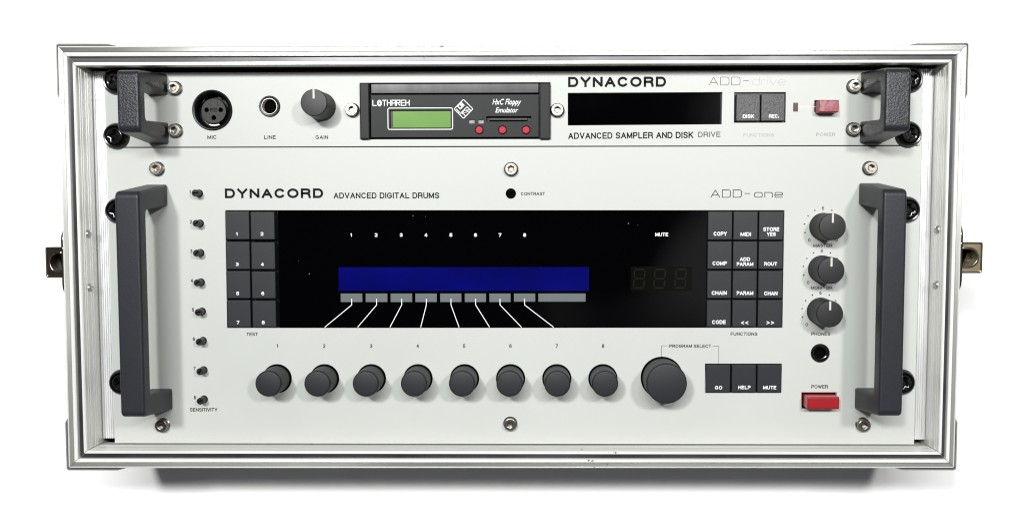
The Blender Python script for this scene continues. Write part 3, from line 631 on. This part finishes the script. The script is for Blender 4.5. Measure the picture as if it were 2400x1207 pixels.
for r in range(4):
    dx = -r * .9
    for c in range(3):
        u0, u1 = ((1659.5, 1716.3), (1719.3, 1776), (1779.3, 1836))[c]
        button(drum, u0 + dx, R0[r][0], u1 + dx * 1.2, R0[r][1], 2.0, M_BTN, [tuple(t) + (.02,) for t in FN[r][c]])
wall_box('button_well', A(1645, 0)[0], A(0, 927)[1], A(1840, 0)[0], A(0, 846)[1], -5.4, -3.1, M_BLACK, drum)
for (a, b, t) in ((1655, 1711.8, ('GO', 1675.8, 904, 1692.6, 912, .02)), (1715.5, 1772, ('HELP', 1730.5, 903.3, 1759, 911.5, .02)), (1775.5, 1831, ('MUTE', 1788.7, 903.6, 1819.2, 911.7, .02))):
    button(drum, a, 855, b, 919.8, 2.0, M_BTN, [t])
# printed legends
text('DYNACORD', 526.8, 442.2, 757.5, 464.5, M_INK, drum, weight=.235)
text('ADVANCED DIGITAL DRUMS', 781.8, 451.8, 1029.6, 465.2, M_INK, drum)
text('CONTRAST', 1220.9, 450.8, 1277.3, 458.4, M_INK, drum)
strokes([gA, gD, gD, gm, go, gn, ge], 1665.5, 444.8, 1834.7, 463.3, .42, M_INK, drum, 0, gap=.32)
text('FUNCTIONS', 1712.5, 778.3, 1775, 786.2, M_INK, drum)
text('TEST', 577.6, 779, 604.3, 786.8, M_INK, drum)
text('SENSITIVITY', 445, 955.4, 509.7, 963.8, M_INK, drum)
text('PROGRAM SELECT', 1568.8, 806.8, 1666.6, 814.6, M_INK, drum)
part('printed_line', ribbon([[A(1550.4, 836), A(1550.4, 810), A(1565.5, 810)], [A(1670.5, 811), A(1684.6, 811), A(1684.6, 852)]], .22), M_INK, drum, 0, 0, TZ)
for i, u in enumerate((650.3, 760, 870, 979, 1088, 1196.5, 1305, 1413.5)):
    wd = 1.6 if i == 0 else 2.8
    text(str(i + 1), u - wd, 806, u + wd, 815, M_INK, drum)
for s, a, v0, b, v1 in (('MASTER', 1906.4, 572, 1950.2, 579.2), ('MONITOR', 1900.6, 670.8, 1950.7, 678), ('PHONES', 1901.7, 778.3, 1946, 786.3), ('POWER', 1901.7, 901.7, 1940.3, 909.7)):
    text(s, a, v0, b, v1, M_INK, drum)
# rotary controls
for u in KX: knob(drum, u, 886.6, 8.3, 7.35, 18.3)
knob(drum, 1551, 884.5, 12.2, 11.45, 21.0)['label'] = 'largest plain dark knob, wired by printed line to the PROGRAM SELECT buttons'
for (u, v) in ((1929, 532.5), (1926, 631.7), (1923, 730.3)):
    knob(drum, u, v - 1, 8.2, 7.5, 17.4, True, M_KNOB2)
    cx, cy = A(u, v)
    for k in (1, 2, 3, 4, 6, 7, 8, 9):
        a = math.radians(90 + 134 - 26.8 * k)
        part('scale_dot', cached('dot', lambda: plate([circ(0, 0, .42, 12)], 0, .03)), M_INK, drum, cx + 11.1 * math.cos(a), cy + 11.1 * math.sin(a), .02)
    text('5', u - 2.7, v - 47.5, u + 2.7, v - 40, M_INK, drum)
    text('0', u - 35.2, v + 26.5, u - 29.2, v + 34, M_INK, drum); text('10', u + 26, v + 26.5, u + 34.5, v + 34, M_INK, drum)
for i, (u, v) in enumerate(((467, 453.6), (469, 523.7), (470, 592.6), (471.3, 661.3), (473.9, 729.6), (476, 798), (477.6, 866.6), (478.4, 934.9))):
    x, y = A(u, v); a = (.2, .6, .9, .5, .35, .75, 1.1, .4)[i]
    t = part('trimmer', cached('tr', lambda: lathe([(2.35, 0), (2.35, .5), (2.05, .7), (2.0, 6.0)], 32)), M_BLACK, drum, x, y, 0)
    part('trimmer_slot', cached('trs', lambda: plate([circ(0, 0, 2.05, 32), rect(-1.5, -.28, 1.5, .28)], 5.2, 6.5, .2)), M_XLR, t, x, y, 0, rot=a)
    part('slot_floor', cached('trf', lambda: lathe([(1.7, 5.3), (0, 5.3)], 16)), M_DARK, t, x, y, 0)
    wd = 1.4 if i == 0 else 2.6
    text(str(i + 1), u - 21.5 - wd, v - 8, u - 21.5 + wd, v + .5, M_INK, drum)
x, y = A(1197.3, 454)
part('contrast_trimmer', plate([circ(0, 0, 2.6, 32), [(q[0] * .8 - q[1] * .6, q[0] * .6 + q[1] * .8) for q in rect(-1.7, -.35, 1.7, .35)]], -3, -1.6, .2), M_DARK, drum, x, y, 0)
x, y = A(1922, 827)
js = part('phones_jack', lathe([(5.6, 0), (5.6, .5), (5.2, .95), (4.7, 1.0), (4.3, .6), (3.4, .3), (3.2, -5)], 56), M_GLOSS, drum, x, y, 0)
part('jack_hole', lathe([(3.6, -3.5), (0, -3.5)], 32), M_DARK, js, x, y, 0)
part('power_slot', plate([[A(1875, 915), A(1965, 915), A(1965, 961), A(1875, 961)]], -5, -3.4), M_DARK, drum, 0, 0, 0)
xa, ya = A(1892.7, 929.5, 9); xb, yb = A(1967.5, 959, 9)
part('power_button', box(xb - xa, ya - yb, -4, 9, .75, 3), M_RED, drum, (xa + xb) / 2, (ya + yb) / 2, 0, label='bright red protruding power switch')
for u, v in ((370, 396), (1198, 397), (2037, 394.5), (383, 995), (1196, 991.5), (2021, 993.5)): bolt(drum, u, v)
handle(drum, 344, 397, 433, 959, 5.6, 3.6, 38.5, M_HAND)
handle(drum, 2009, 2061, 429.5, 957.5, 5.2, 3.8, 38.5, M_HAND)
for u, v in ((278, 494.5), (287, 895), (2125, 492), (2113, 895)): rack_screw(drum, u, v)
